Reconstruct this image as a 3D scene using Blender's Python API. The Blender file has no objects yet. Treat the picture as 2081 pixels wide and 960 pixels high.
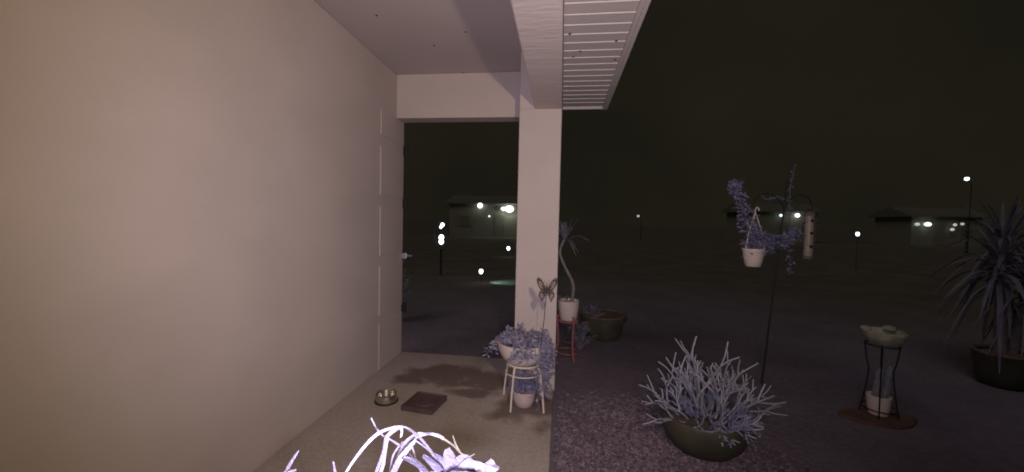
import bpy, math, random
from mathutils import Vector, Matrix
random.seed(7)
R = math.radians
scene = bpy.context.scene
COL = scene.collection

# ------------------------------------------------------------------ camera
cam_data = bpy.data.cameras.new("camera")
cam_data.sensor_width = 36.0
cam_data.lens = 13.84
cam_data.clip_start = 0.02
cam_data.clip_end = 2000.0
camera = bpy.data.objects.new("camera", cam_data)
COL.objects.link(camera)
yaw, pitch, roll = R(7.1), R(-2.06), R(1.3)
fwd = Vector((-math.sin(yaw) * math.cos(pitch), math.cos(yaw) * math.cos(pitch), math.sin(pitch)))
rt = Vector((math.cos(yaw), math.sin(yaw), 0.0))
up = rt.cross(fwd)
rt2 = rt * math.cos(roll) + up * math.sin(roll)
up2 = up * math.cos(roll) - rt * math.sin(roll)
m3 = Matrix((rt2, up2, -fwd)).transposed()
camera.matrix_world = Matrix.Translation((0.0, 0.0, 1.38)) @ m3.to_4x4()
scene.camera = camera

# ------------------------------------------------------------------ overcast night sky and an added fill sun
world = bpy.data.worlds.new("World")
scene.world = world
world.use_nodes = True
wn = world.node_tree
bg = wn.nodes["Background"]
bg.inputs["Color"].default_value = (0.0120, 0.0107, 0.0067, 1)
bg.inputs["Strength"].default_value = 1.0
# thin cloud lit by town glow: soft uneven tone over the whole sky
w_tc = wn.nodes.new("ShaderNodeTexCoord")
w_no = wn.nodes.new("ShaderNodeTexNoise")
w_no.inputs["Scale"].default_value = 2.2
w_no.inputs["Detail"].default_value = 4
w_ra = wn.nodes.new("ShaderNodeValToRGB")
w_ra.color_ramp.elements[0].position = 0.3
w_ra.color_ramp.elements[0].color = (0.0090, 0.0083, 0.0052, 1)
w_ra.color_ramp.elements[1].position = 0.7
w_ra.color_ramp.elements[1].color = (0.0150, 0.0130, 0.0082, 1)
wn.links.new(w_tc.outputs["Generated"], w_no.inputs["Vector"])
wn.links.new(w_no.outputs["Fac"], w_ra.inputs["Fac"])
wn.links.new(w_ra.outputs["Color"], bg.inputs["Color"])

sun_data = bpy.data.lights.new("fill_sun", "SUN")  # added fill with no visible source, lifts the dark ground
sun_data.energy = 0.30
sun_data.angle = R(30)
sun_data.color = (1.0, 0.9, 1.0)
fill_lamp = bpy.data.objects.new("fill_sun", sun_data)
COL.objects.link(fill_lamp)
fill_lamp.rotation_euler = (R(32), R(-30), 0)

scene.view_settings.view_transform = "Standard"
scene.view_settings.look = "None"
scene.view_settings.exposure = 0.0
scene.view_settings.gamma = 1.0
scene.render.engine = "CYCLES"
scene.cycles.use_denoising = True
scene.cycles.max_bounces = 8
scene.cycles.diffuse_bounces = 5
scene.cycles.filter_width = 1.9

# ------------------------------------------------------------------ materials
def material(name, color, rough=0.8, vary=0.12, scale=6.0, bump=0.0, bump_scale=80.0, metallic=0.0,
             spec=0.3, emit=None, stretch=(1, 1, 1), color2=None, island=None):
    m = bpy.data.materials.new(name)
    m.use_nodes = True
    nt = m.node_tree
    b = nt.nodes["Principled BSDF"]
    b.inputs["Roughness"].default_value = rough
    b.inputs["Metallic"].default_value = metallic
    b.inputs["Specular IOR Level"].default_value = spec
    tc = nt.nodes.new("ShaderNodeTexCoord")
    mp = nt.nodes.new("ShaderNodeMapping")
    mp.inputs["Scale"].default_value = stretch
    nt.links.new(tc.outputs["Object"], mp.inputs["Vector"])
    n = nt.nodes.new("ShaderNodeTexNoise")
    n.inputs["Scale"].default_value = scale
    n.inputs["Detail"].default_value = 5
    nt.links.new(mp.outputs["Vector"], n.inputs["Vector"])
    ramp = nt.nodes.new("ShaderNodeValToRGB")
    ramp.color_ramp.elements[0].position = 0.3
    ramp.color_ramp.elements[1].position = 0.7
    c2 = color2 or tuple(min(1, c * (1 + vary)) for c in color)
    c1 = color if color2 else tuple(c * (1 - vary) for c in color)
    ramp.color_ramp.elements[0].color = (*c1, 1)
    ramp.color_ramp.elements[1].color = (*c2, 1)
    nt.links.new(n.outputs["Fac"], ramp.inputs["Fac"])
    if island:                       # each leaf or stem keeps its own tint, a few dry and brownish
        geo = nt.nodes.new("ShaderNodeNewGeometry")
        r2 = nt.nodes.new("ShaderNodeValToRGB")
        e = r2.color_ramp.elements
        e[0].color = (0.62, 0.62, 0.66, 1)
        e[1].color = (1.25, 1.12, 0.92, 1)
        k = e.new(0.45); k.color = (0.9, 0.92, 1.0, 1)
        k = e.new(0.85); k.color = (1.2, 1.2, 1.22, 1)
        nt.links.new(geo.outputs["Random Per Island"], r2.inputs["Fac"])
        mx = nt.nodes.new("ShaderNodeMix"); mx.data_type = "RGBA"; mx.blend_type = "MULTIPLY"
        mx.inputs["Factor"].default_value = island
        nt.links.new(ramp.outputs["Color"], mx.inputs["A"])
        nt.links.new(r2.outputs["Color"], mx.inputs["B"])
        nt.links.new(mx.outputs["Result"], b.inputs["Base Color"])
    else:
        nt.links.new(ramp.outputs["Color"], b.inputs["Base Color"])
    if bump > 0:
        n2 = nt.nodes.new("ShaderNodeTexNoise")
        n2.inputs["Scale"].default_value = bump_scale
        n2.inputs["Detail"].default_value = 4
        nt.links.new(mp.outputs["Vector"], n2.inputs["Vector"])
        bp = nt.nodes.new("ShaderNodeBump")
        bp.inputs["Strength"].default_value = bump
        bp.inputs["Distance"].default_value = 0.01
        nt.links.new(n2.outputs["Fac"], bp.inputs["Height"])
        nt.links.new(bp.outputs["Normal"], b.inputs["Normal"])
    if emit:
        b.inputs["Emission Color"].default_value = (*emit[:3], 1)
        b.inputs["Emission Strength"].default_value = emit[3]
    return m

STUCCO = (0.50, 0.43, 0.405)
M = {}
M["wall"] = material("painted_wall", STUCCO, 0.85, 0.06, 1.3, 0.13, 30, stretch=(1, 1, 1.8))
M["post"] = material("painted_post", (0.475, 0.41, 0.39), 0.8, 0.04, 3.0, 0.15, 70)
M["ceiling"] = material("painted_ceiling", (0.49, 0.425, 0.415), 0.9, 0.03, 1.5, 0.2, 60)
M["beam"] = material("trowelled_beam", (0.55, 0.475, 0.455), 0.8, 0.05, 5, 0.4, 12, stretch=(0.7, 3.5, 1))
M["soffit"] = material("vinyl_soffit", (0.50, 0.45, 0.44), 0.55, 0.03, 3)
M["roofing"] = material("roof_shingle", (0.07, 0.065, 0.06), 0.95, 0.3, 20)
M["iron"] = material("black_iron", (0.014, 0.013, 0.013), 0.55, 0.2, 40)
M["bolt"] = material("zinc_bolt", (0.45, 0.43, 0.55), 0.4, 0.1, 40, metallic=0.6)
M["white_metal"] = material("white_wire", (0.62, 0.55, 0.47), 0.45, 0.08, 30)
M["glaze"] = material("cream_glaze", (0.62, 0.53, 0.50), 0.3, 0.06, 9, spec=0.5)
M["pink_pot"] = material("pale_pink_clay", (0.50, 0.405, 0.40), 0.6, 0.08, 12, 0.1, 60)
M["white_pot"] = material("white_plastic", (0.70, 0.60, 0.54), 0.5, 0.05, 10)
M["red_iron"] = material("red_painted_iron", (0.30, 0.10, 0.11), 0.5, 0.2, 30)
M["dark_pot"] = material("dark_olive_glaze", (0.055, 0.052, 0.036), 0.45, 0.25, 8, spec=0.4)
M["rim_brown"] = material("brown_clay", (0.17, 0.12, 0.09), 0.7, 0.2, 10)
M["soil"] = material("potting_soil", (0.09, 0.065, 0.055), 1.0, 0.4, 60, 0.6, 90)
M["leaf_lav"] = material("lavender_leaf", (0.23, 0.215, 0.285), 0.6, 0.3, 25, island=1.0)
M["leaf_blue"] = material("blue_grey_leaf", (0.185, 0.175, 0.27), 0.6, 0.3, 18, island=1.0)
M["leaf_dim"] = material("dusky_leaf", (0.145, 0.138, 0.165), 0.65, 0.3, 12, island=1.0)
M["leaf_yucca"] = material("grey_yucca_blade", (0.25, 0.235, 0.28), 0.65, 0.25, 8, island=1.0)
M["leaf_near"] = material("pale_strap_leaf", (0.43, 0.40, 0.56), 0.5, 0.14, 22, 0.3, 160)
M["leaf_broad"] = material("pale_broad_leaf", (0.29, 0.27, 0.42), 0.5, 0.18, 30, 0.4, 140)
M["twig"] = material("dry_twig", (0.17, 0.15, 0.13), 0.8, 0.2, 40)
M["pencil"] = material("pencil_stem", (0.27, 0.265, 0.31), 0.6, 0.2, 9, island=1.0)
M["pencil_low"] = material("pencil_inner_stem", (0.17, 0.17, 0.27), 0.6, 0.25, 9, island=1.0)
M["trunk"] = material("grey_trunk", (0.20, 0.18, 0.19), 0.8, 0.25, 30, 0.4, 60)
M["cactus"] = material("column_cactus", (0.19, 0.19, 0.225), 0.7, 0.25, 30, 0.3, 80)
M["stone"] = material("mossy_concrete", (0.30, 0.30, 0.22), 0.9, 0.35, 14, 0.6, 50)
M["steel"] = material("brushed_steel", (0.50, 0.45, 0.38), 0.28, 0.15, 20, metallic=0.9)
M["tray"] = material("brown_plastic", (0.105, 0.068, 0.072), 0.6, 0.15, 10)
M["patch"] = material("red_clay_paver", (0.13, 0.072, 0.055), 0.9, 0.3, 9, 0.4, 40)
M["wing_dark"] = material("wing_dark", (0.045, 0.035, 0.035), 0.6, 0.2, 40)
M["wing_pale"] = material("wing_amber", (0.26, 0.20, 0.17), 0.6, 0.3, 60)
M["feeder_tube"] = material("feeder_tube", (0.30, 0.25, 0.20), 0.4, 0.15, 20)
M["feeder_seed"] = material("feeder_seed", (0.14, 0.115, 0.09), 0.8, 0.4, 120)
M["far_roof"] = material("far_roof", (0.15, 0.14, 0.095), 0.95, 0.2, 3)
M["far_wall"] = material("far_wall", (0.21, 0.20, 0.135), 0.9, 0.1, 2)
M["far_trim"] = material("far_trim", (0.22, 0.21, 0.145), 0.8, 0.1, 2)
M["far_door"] = material("far_door", (0.18, 0.17, 0.12), 0.7, 0.1, 2)
M["far_glass"] = material("far_glass", (0.16, 0.15, 0.11), 0.5, 0.1, 2, spec=0.3)
M["dry_leaf"] = material("dry_leaf", (0.16, 0.13, 0.10), 0.9, 0.3, 40)
M["glow_white"] = material("lamp_white", (0.9, 0.9, 0.9), 0.5, emit=(0.86, 0.95, 1.0, 4.0))
M["glow_cool"] = material("lamp_cool", (0.9, 0.9, 0.9), 0.5, emit=(0.75, 0.92, 1.0, 1.6))
M["glow_dim"] = material("lamp_dim", (0.9, 0.9, 0.9), 0.5, emit=(0.75, 0.78, 0.72, 0.55))
M["glow_violet"] = material("violet_spot_glow", (0.9, 0.9, 0.9), 0.5, emit=(0.93, 0.90, 1.0, 5.0))

# ground with soft blotches, far tone painted to fade into the dark sky
def ground_material():
    m = bpy.data.materials.new("ground_fading_to_sky")
    m.use_nodes = True
    nt = m.node_tree
    L = nt.links.new
    b = nt.nodes["Principled BSDF"]
    b.inputs["Roughness"].default_value = 1.0
    b.inputs["Specular IOR Level"].default_value = 0.1
    geo = nt.nodes.new("ShaderNodeNewGeometry")
    n1 = nt.nodes.new("ShaderNodeTexNoise"); n1.inputs["Scale"].default_value = 0.9; n1.inputs["Detail"].default_value = 9; n1.inputs["Roughness"].default_value = 0.65
    n2 = nt.nodes.new("ShaderNodeTexNoise"); n2.inputs["Scale"].default_value = 26; n2.inputs["Detail"].default_value = 5
    L(geo.outputs["Position"], n1.inputs["Vector"]); L(geo.outputs["Position"], n2.inputs["Vector"])
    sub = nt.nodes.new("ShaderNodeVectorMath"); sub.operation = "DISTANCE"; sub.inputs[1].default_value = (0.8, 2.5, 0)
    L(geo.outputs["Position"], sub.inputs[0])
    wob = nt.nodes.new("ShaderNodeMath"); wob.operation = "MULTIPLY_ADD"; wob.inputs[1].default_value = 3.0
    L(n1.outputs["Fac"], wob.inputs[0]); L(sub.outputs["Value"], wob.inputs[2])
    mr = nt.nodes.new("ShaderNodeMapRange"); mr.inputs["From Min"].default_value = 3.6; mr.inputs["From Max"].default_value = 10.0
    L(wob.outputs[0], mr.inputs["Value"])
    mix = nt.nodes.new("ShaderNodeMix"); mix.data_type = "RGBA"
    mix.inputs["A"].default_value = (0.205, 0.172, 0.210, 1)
    mix.inputs["B"].default_value = (0.142, 0.131, 0.088, 1)  # matched to the sky so the horizon vanishes in the dark
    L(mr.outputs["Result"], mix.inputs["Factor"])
    r2 = nt.nodes.new("ShaderNodeValToRGB")
    r2.color_ramp.elements[0].position = 0.3; r2.color_ramp.elements[0].color = (0.84, 0.82, 0.84, 1)
    r2.color_ramp.elements[1].position = 0.72; r2.color_ramp.elements[1].color = (1.1, 1.1, 1.1, 1)
    L(n2.outputs["Fac"], r2.inputs["Fac"])
    r1 = nt.nodes.new("ShaderNodeValToRGB")
    r1.color_ramp.elements[0].position = 0.35; r1.color_ramp.elements[0].color = (0.78, 0.78, 0.78, 1)
    r1.color_ramp.elements[1].position = 0.65; r1.color_ramp.elements[1].color = (1.1, 1.1, 1.1, 1)
    L(n1.outputs["Fac"], r1.inputs["Fac"])
    m1 = nt.nodes.new("ShaderNodeMix"); m1.data_type = "RGBA"; m1.blend_type = "MULTIPLY"; m1.inputs["Factor"].default_value = 1
    m2 = nt.nodes.new("ShaderNodeMix"); m2.data_type = "RGBA"; m2.blend_type = "MULTIPLY"; m2.inputs["Factor"].default_value = 1
    L(mix.outputs["Result"], m1.inputs["A"]); L(r2.outputs["Color"], m1.inputs["B"])
    L(m1.outputs["Result"], m2.inputs["A"]); L(r1.outputs["Color"], m2.inputs["B"])
    L(m2.outputs["Result"], b.inputs["Base Color"])
    bp = nt.nodes.new("ShaderNodeBump"); bp.inputs["Strength"].default_value = 0.5; bp.inputs["Distance"].default_value = 0.02
    L(n2.outputs["Fac"], bp.inputs["Height"]); L(bp.outputs["Normal"], b.inputs["Normal"])
    return m
M["ground"] = ground_material()

# mulch chips: colour varies from chip to chip
def chip_material():
    m = bpy.data.materials.new("mulch_chip")
    m.use_nodes = True
    nt = m.node_tree
    b = nt.nodes["Principled BSDF"]
    b.inputs["Roughness"].default_value = 0.95
    g = nt.nodes.new("ShaderNodeNewGeometry")
    ramp = nt.nodes.new("ShaderNodeValToRGB")
    e = ramp.color_ramp.elements
    e[0].color = (0.09, 0.066, 0.082, 1)
    e[1].color = (0.275, 0.215, 0.265, 1)
    k = e.new(0.6)
    k.color = (0.18, 0.135, 0.17, 1)
    nt.links.new(g.outputs["Random Per Island"], ramp.inputs["Fac"])
    nt.links.new(ramp.outputs["Color"], b.inputs["Base Color"])
    return m
M["chip"] = chip_material()

# concrete slab with the damp brown stain and painted shade by the stand
def slab_material():
    m = bpy.data.materials.new("concrete_slab")
    m.use_nodes = True
    nt = m.node_tree
    b = nt.nodes["Principled BSDF"]
    b.inputs["Roughness"].default_value = 0.85
    L = nt.links.new
    geo = nt.nodes.new("ShaderNodeNewGeometry")
    n1 = nt.nodes.new("ShaderNodeTexNoise"); n1.inputs["Scale"].default_value = 1.7; n1.inputs["Detail"].default_value = 6
    L(geo.outputs["Position"], n1.inputs["Vector"])
    base = nt.nodes.new("ShaderNodeValToRGB")
    base.color_ramp.elements[0].position = 0.3; base.color_ramp.elements[0].color = (0.37, 0.32, 0.26, 1)
    base.color_ramp.elements[1].position = 0.7; base.color_ramp.elements[1].color = (0.46, 0.39, 0.385, 1)
    L(n1.outputs["Fac"], base.inputs["Fac"])
    n3 = nt.nodes.new("ShaderNodeTexNoise"); n3.inputs["Scale"].default_value = 45; n3.inputs["Detail"].default_value = 5
    L(geo.outputs["Position"], n3.inputs["Vector"])
    speck = nt.nodes.new("ShaderNodeMix"); speck.data_type = "RGBA"; speck.blend_type = "MULTIPLY"
    r3 = nt.nodes.new("ShaderNodeValToRGB")
    r3.color_ramp.elements[0].position = 0.3; r3.color_ramp.elements[0].color = (0.78, 0.78, 0.78, 1)
    r3.color_ramp.elements[1].position = 0.6; r3.color_ramp.elements[1].color = (1, 1, 1, 1)
    L(n3.outputs["Fac"], r3.inputs["Fac"])
    speck.inputs["Factor"].default_value = 1.0
    L(base.outputs["Color"], speck.inputs["A"]); L(r3.outputs["Color"], speck.inputs["B"])
    # damp stain plus painted shade of bowl and pots: distorted ellipse fields
    n2 = nt.nodes.new("ShaderNodeTexNoise"); n2.inputs["Scale"].default_value = 3.4; n2.inputs["Detail"].default_value = 7
    L(geo.outputs["Position"], n2.inputs["Vector"])
    prev = None
    for (cx, cy, rx, ry) in ((-0.98, 3.37, 0.46, 0.24), (-0.66, 3.33, 0.34, 0.22), (-0.72, 3.05, 0.2, 0.09), (-0.22, 2.9, 0.36, 0.26)):  # last ellipse is the pots' shade put into the colour
        sub = nt.nodes.new("ShaderNodeVectorMath"); sub.operation = "SUBTRACT"
        sub.inputs[1].default_value = (cx, cy, 0)
        L(geo.outputs["Position"], sub.inputs[0])
        mul = nt.nodes.new("ShaderNodeVectorMath"); mul.operation = "MULTIPLY"
        mul.inputs[1].default_value = (1 / rx, 1 / ry, 0)
        L(sub.outputs[0], mul.inputs[0])
        ln = nt.nodes.new("ShaderNodeVectorMath"); ln.operation = "LENGTH"
        L(mul.outputs[0], ln.inputs[0])
        if prev is None:
            prev = ln.outputs["Value"]
        else:
            mn = nt.nodes.new("ShaderNodeMath"); mn.operation = "MINIMUM"
            L(prev, mn.inputs[0]); L(ln.outputs["Value"], mn.inputs[1])
            prev = mn.outputs[0]
    add = nt.nodes.new("ShaderNodeMath"); add.operation = "MULTIPLY_ADD"
    add.inputs[1].default_value = 2.6; 
    L(n2.outputs["Fac"], add.inputs[0]); L(prev, add.inputs[2])
    rs = nt.nodes.new("ShaderNodeValToRGB")
    rs.color_ramp.elements[0].position = 0.66; rs.color_ramp.elements[0].color = (1, 1, 1, 1)
    rs.color_ramp.elements[1].position = 0.80; rs.color_ramp.elements[1].color = (0, 0, 0, 1)
    dv = nt.nodes.new("ShaderNodeMath"); dv.operation = "DIVIDE"; dv.inputs[1].default_value = 3.0
    L(add.outputs[0], dv.inputs[0]); L(dv.outputs[0], rs.inputs["Fac"])
    mix = nt.nodes.new("ShaderNodeMix"); mix.data_type = "RGBA"
    fac = nt.nodes.new("ShaderNodeMath"); fac.operation = "MULTIPLY"; fac.inputs[1].default_value = 0.82
    L(rs.outputs["Color"], fac.inputs[0])
    L(fac.outputs[0], mix.inputs["Factor"])
    L(speck.outputs["Result"], mix.inputs["A"])
    mix.inputs["B"].default_value = (0.13, 0.088, 0.072, 1)
    L(mix.outputs["Result"], b.inputs["Base Color"])
    bp = nt.nodes.new("ShaderNodeBump"); bp.inputs["Strength"].default_value = 0.3; bp.inputs["Distance"].default_value = 0.006
    L(n3.outputs["Fac"], bp.inputs["Height"]); L(bp.outputs["Normal"], b.inputs["Normal"])
    return m
M["slab"] = slab_material()

# ------------------------------------------------------------------ mesh helpers
class MB:
    def __init__(self):
        self.v, self.f, self.smooth = [], [], False

    def box(self, x0, x1, y0, y1, z0, z1):
        o = len(self.v)
        self.v += [(x0, y0, z0), (x1, y0, z0), (x1, y1, z0), (x0, y1, z0),
                   (x0, y0, z1), (x1, y0, z1), (x1, y1, z1), (x0, y1, z1)]
        self.f += [tuple(o + i for i in q) for q in
                   ((0, 3, 2, 1), (4, 5, 6, 7), (0, 1, 5, 4), (1, 2, 6, 5), (2, 3, 7, 6), (3, 0, 4, 7))]
        return self

    def prism(self, pts, axis, a, b):
        """polygon pts (two coordinates) extruded along axis from a to b"""
        o, n = len(self.v), len(pts)
        for t in (a, b):
            for (p, q) in pts:
                self.v.append({"x": (t, p, q), "y": (p, t, q), "z": (p, q, t)}[axis])
        self.f.append(tuple(o + i for i in range(n))[::-1])
        self.f.append(tuple(o + n + i for i in range(n)))
        for i in range(n):
            j = (i + 1) % n
            self.f.append((o + i, o + j, o + n + j, o + n + i))
        return self

    def lathe(self, prof, n=28, c=(0, 0, 0), wob=0.0, sx=1.0, sy=1.0):
        o = len(self.v)
        self.smooth = True
        for (r, z) in prof:
            for i in range(n):
                a = 2 * math.pi * i / n
                k = r * (1 + wob * math.sin(3 * a + z * 9) + wob * 0.6 * math.sin(5 * a + 1.3))
                self.v.append((c[0] + k * math.cos(a) * sx, c[1] + k * math.sin(a) * sy, c[2] + z))
        for j in range(len(prof) - 1):
            for i in range(n):
                k = (i + 1) % n
                self.f.append((o + j * n + i, o + j * n + k, o + (j + 1) * n + k, o + (j + 1) * n + i))
        if prof[0][0] > 1e-5:
            self.f.append(tuple(o + i for i in range(n))[::-1])
        if prof[-1][0] > 1e-5:
            self.f.append(tuple(o + (len(prof) - 1) * n + i for i in range(n)))
        return self

    def tube(self, path, r0, r1=None, n=7, close=False):
        r1 = r0 if r1 is None else r1
        self.smooth = True
        P = [Vector(p) for p in path]
        o, m = len(self.v), len(P)
        prev = None
        for i, p in enumerate(P):
            if close:
                t = (P[(i + 1) % m] - P[i - 1]).normalized()
            else:
                t = (P[min(i + 1, m - 1)] - P[max(i - 1, 0)])
                t = t.normalized() if t.length > 1e-9 else Vector((0, 0, 1))
            if prev is None:
                s = t.orthogonal().normalized()
            else:
                s = (prev - t * prev.dot(t)).normalized()
            prev = s
            q = t.cross(s)
            r = r0 + (r1 - r0) * i / max(1, m - 1)
            for k in range(n):
                a = 2 * math.pi * k / n
                self.v.append(tuple(p + (s * math.cos(a) + q * math.sin(a)) * r))
        for i in range(m if close else m - 1):
            a, b = o + i * n, o + ((i + 1) % m) * n
            for k in range(n):
                l = (k + 1) % n
                self.f.append((a + k, a + l, b + l, b + k))
        if not close:
            self.f.append(tuple(o + k for k in range(n))[::-1])
            self.f.append(tuple(o + (m - 1) * n + k for k in range(n)))
        return self

    def ring(self, c, r, t, n=24, sx=1.0, sy=1.0):
        pts = [(c[0] + r * sx * math.cos(2 * math.pi * i / n), c[1] + r * sy * math.sin(2 * math.pi * i / n), c[2]) for i in range(n)]
        return self.tube(pts, t, n=6, close=True)

    def leaf(self, base, d, length, width, curl=0.2, nrm=None):
        """small bent leaf of two folded quads pairs"""
        d = Vector(d).normalized()
        nrm = Vector(nrm) if nrm is not None else Vector((random.uniform(-1, 1), random.uniform(-1, 1), random.uniform(0.1, 1)))
        s = d.cross(nrm)
        s = s.normalized() if s.length > 1e-6 else d.orthogonal().normalized()
        u = s.cross(d).normalized()
        b = Vector(base)
        o = len(self.v)
        mid = b + d * length * 0.5 + u * length * curl * 0.5
        tip = b + d * length - u * length * curl * 0.3
        self.v += [tuple(b), tuple(mid + s * width * 0.5 + u * width * 0.15), tuple(tip), tuple(mid - s * width * 0.5 + u * width * 0.15), tuple(mid)]
        self.f += [(o, o + 1, o + 4), (o + 1, o + 2, o + 4), (o + 4, o + 2, o + 3), (o, o + 4, o + 3)]
        return self

    def blade(self, path, w, thick=0.0012, prof=None, across=None):
        """long strap leaf following path, folded along its midrib, with thickness"""
        self.smooth = True
        P = smooth_path([Vector(p) for p in path], 5)
        m, o = len(P), len(self.v)
        for i, p in enumerate(P):
            t = (P[min(i + 1, m - 1)] - P[max(i - 1, 0)]).normalized()
            a = Vector(across) if across is not None else Vector((1, -0.35, 0.15))
            s = (a - t * a.dot(t))
            s = s.normalized() if s.length > 0.05 else t.orthogonal().normalized()
            u = s.cross(t).normalized()
            k = i / (m - 1)
            ww = w * (prof(k) if prof else (min(1, 0.55 + k * 2.5) * (1 - max(0, k - 0.6) / 0.4 * 0.85))) * 0.5
            self.v += [tuple(p - s * ww + u * ww * 0.35), tuple(p - u * thick), tuple(p + s * ww + u * ww * 0.35),
                       tuple(p + u * thick)]
        for i in range(m - 1):
            a, b = o + 4 * i, o + 4 * (i + 1)
            for k in range(4):
                l = (k + 1) % 4
                self.f.append((a + k, b + k, b + l, a + l))
        self.f.append((o, o + 1, o + 2, o + 3))
        e = o + 4 * (m - 1)
        self.f.append((e + 3, e + 2, e + 1, e))
        return self

    def build(self, name, mat, parent=None, loc=(0, 0, 0), smooth=None, bevel=0.0, kind=None):
        me = bpy.data.meshes.new(name)
        me.from_pydata([tuple(v) for v in self.v], [], self.f)
        me.update()
        me.materials.append(M[mat] if isinstance(mat, str) else mat)
        if self.smooth if smooth is None else smooth:
            me.polygons.foreach_set("use_smooth", [True] * len(me.polygons))
            try:
                me.set_sharp_from_angle(angle=R(42))
            except Exception:
                pass
        o = bpy.data.objects.new(name, me)
        COL.objects.link(o)
        o.location = loc
        if parent is not None:
            o.parent = parent
        if bevel > 0:
            md = o.modifiers.new("edge", "BEVEL")
            md.width = bevel
            md.segments = 2
            md.limit_method = "ANGLE"
        if kind:
            o["kind"] = kind
        return o


def smooth_path(P, sub=4):
    P = [Vector(p) for p in P]
    if len(P) < 3:
        return [P[0].lerp(P[-1], i / sub) for i in range(sub + 1)]
    out = []
    for i in range(len(P) - 1):
        p0, p1, p2, p3 = P[max(i - 1, 0)], P[i], P[i + 1], P[min(i + 2, len(P) - 1)]
        for k in range(sub):
            t = k / sub
            out.append(0.5 * ((2 * p1) + (p2 - p0) * t + (2 * p0 - 5 * p1 + 4 * p2 - p3) * t * t + (3 * p1 - p0 - 3 * p2 + p3) * t ** 3))
    out.append(P[-1])
    return out


def tag(o, label=None, category=None, group=None, kind=None):
    if label: o["label"] = label
    if category: o["category"] = category
    if group: o["group"] = group
    if kind: o["kind"] = kind
    return o


def thing(name, label, category, loc=(0, 0, 0), group=None):
    o = bpy.data.objects.new(name, None)
    o.empty_display_size = 0.1
    COL.objects.link(o)
    o.location = loc
    return tag(o, label, category, group)


def copy_part(src, name, parent, loc=(0, 0, 0), rot=(0, 0, 0)):
    o = src.copy()
    o.name = name
    COL.objects.link(o)
    o.parent = parent
    o.location = loc
    o.rotation_euler = rot
    return o


def rnd(a, b):
    return random.uniform(a, b)


GZ = -0.05     # garden level beside the slab

# ------------------------------------------------------------------ ground, mulch bed, slab
g = MB()
nx, ny = 30, 30
def gp(i, n):                       # finer near the porch, reaching the horizon
    t = (i / n) * 2 - 1
    return math.copysign(abs(t) ** 3, t) * 700
for j in range(ny + 1):
    for i in range(nx + 1):
        g.v.append((gp(i, nx), gp(j, ny), GZ - 0.012))
for j in range(ny):
    for i in range(nx):
        a = j * (nx + 1) + i
        g.f.append((a, a + 1, a + nx + 2, a + nx + 1))
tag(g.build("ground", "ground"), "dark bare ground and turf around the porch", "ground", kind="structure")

ring = []
for k in range(40):
    a = 2 * math.pi * k / 40
    rr = 1 + 0.08 * math.sin(3 * a) + 0.06 * math.sin(7 * a + 1)
    ring.append((max(0.0, 0.55 + 1.35 * rr * math.cos(a)), 1.9 + 1.75 * rr * math.sin(a)))

def inside(px, py, poly):
    c = False
    for i in range(len(poly)):
        (x1, y1), (x2, y2) = poly[i - 1], poly[i]
        if (y1 > py) != (y2 > py) and px < (x2 - x1) * (py - y1) / (y2 - y1) + x1:
            c = not c
    return c

chips = MB()
count = 0
while count < 15000:
    x, y = rnd(-0.02, 2.0), rnd(0.8, 3.7)
    if not inside(x, y, ring):
        continue
    edge = math.hypot((x - 0.45) / 1.1, (y - 1.9) / 1.35)      # the layer thins out towards the bed's edge
    if random.random() < (edge - 0.55) * 1.7:
        continue
    count += 1
    l, w, h = rnd(0.005, 0.021), rnd(0.003, 0.009), rnd(0.002, 0.005)
    mtx = Matrix.Translation((x, y, GZ - 0.008 + rnd(0.0, 0.011))) @ Matrix.Rotation(rnd(0, 6.28), 4, "Z") @ Matrix.Rotation(rnd(-0.5, 0.5), 4, "Y") @ Matrix.Rotation(rnd(-0.5, 0.5), 4, "X")
    o = len(chips.v)
    for c in ((-l, -w * .6, -h), (l, -w, -h), (l * .8, w, -h), (-l, w * .7, -h), (-l * .9, -w * .6, h), (l * .8, -w * .8, h), (l, w * .8, h), (-l * .7, w, h)):
        chips.v.append(tuple(mtx @ Vector(c)))
    chips.f += [tuple(o + i for i in q) for q in ((0, 3, 2, 1), (4, 5, 6, 7), (0, 1, 5, 4), (1, 2, 6, 5), (2, 3, 7, 6), (3, 0, 4, 7))]
tag(chips.build("mulch", "chip"), "loose purplish bark mulch chips beside the slab", "mulch", kind="stuff")

slab = MB().box(-1.619, -0.03, -0.6, 3.90, -0.14, 0.0)
tag(slab.build("patio_slab", "slab", bevel=0.008), "stained concrete porch slab", "slab", kind="structure")

# ------------------------------------------------------------------ house with the porch
WX = -1.62           # inner face of the long wall
house = thing("house", "pale stucco house with covered porch, square post and slatted soffit", "house", (WX, 0, 0))
def H(mb, name, mat, parent=house, **kw):
    mb.v = [(x - WX, y, z) for x, y, z in mb.v]
    return mb.build(name, mat, parent, **kw)
wall = H(MB().box(-1.86, WX, -0.6, 3.87, -0.14, 2.776), "wall", "wall")
H(MB().box(WX + 0.001, 1.7, -0.36, -0.16, -0.2, 2.776), "wall", "wall")
H(MB().box(-1.86, -0.02, -0.6, 3.90, 2.78, 2.86), "ceiling", "ceiling")
header = H(MB().box(WX + 0.001, -0.242, 3.69, 3.868, 2.36, 2.779), "header", "wall", bevel=0.006)
H(MB().box(-0.24, -0.018, -0.158, 3.868, 2.31, 2.778), "beam", "beam", bevel=0.008)
post = H(MB().box(-0.366, -0.02, 3.25, 3.58, -0.02, 2.309), "post", "post", bevel=0.006)
H(MB().box(-0.366, -0.2405, 3.255, 3.58, 2.31, 2.777), "post_cap", "post", bevel=0.004)
roof = MB().prism([(-1.9, 2.862), (0.44, 2.862), (0.44, 2.90), (-1.9, 3.5)], "y", -0.7, 3.95)
H(roof, "roof", "roofing")
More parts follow.
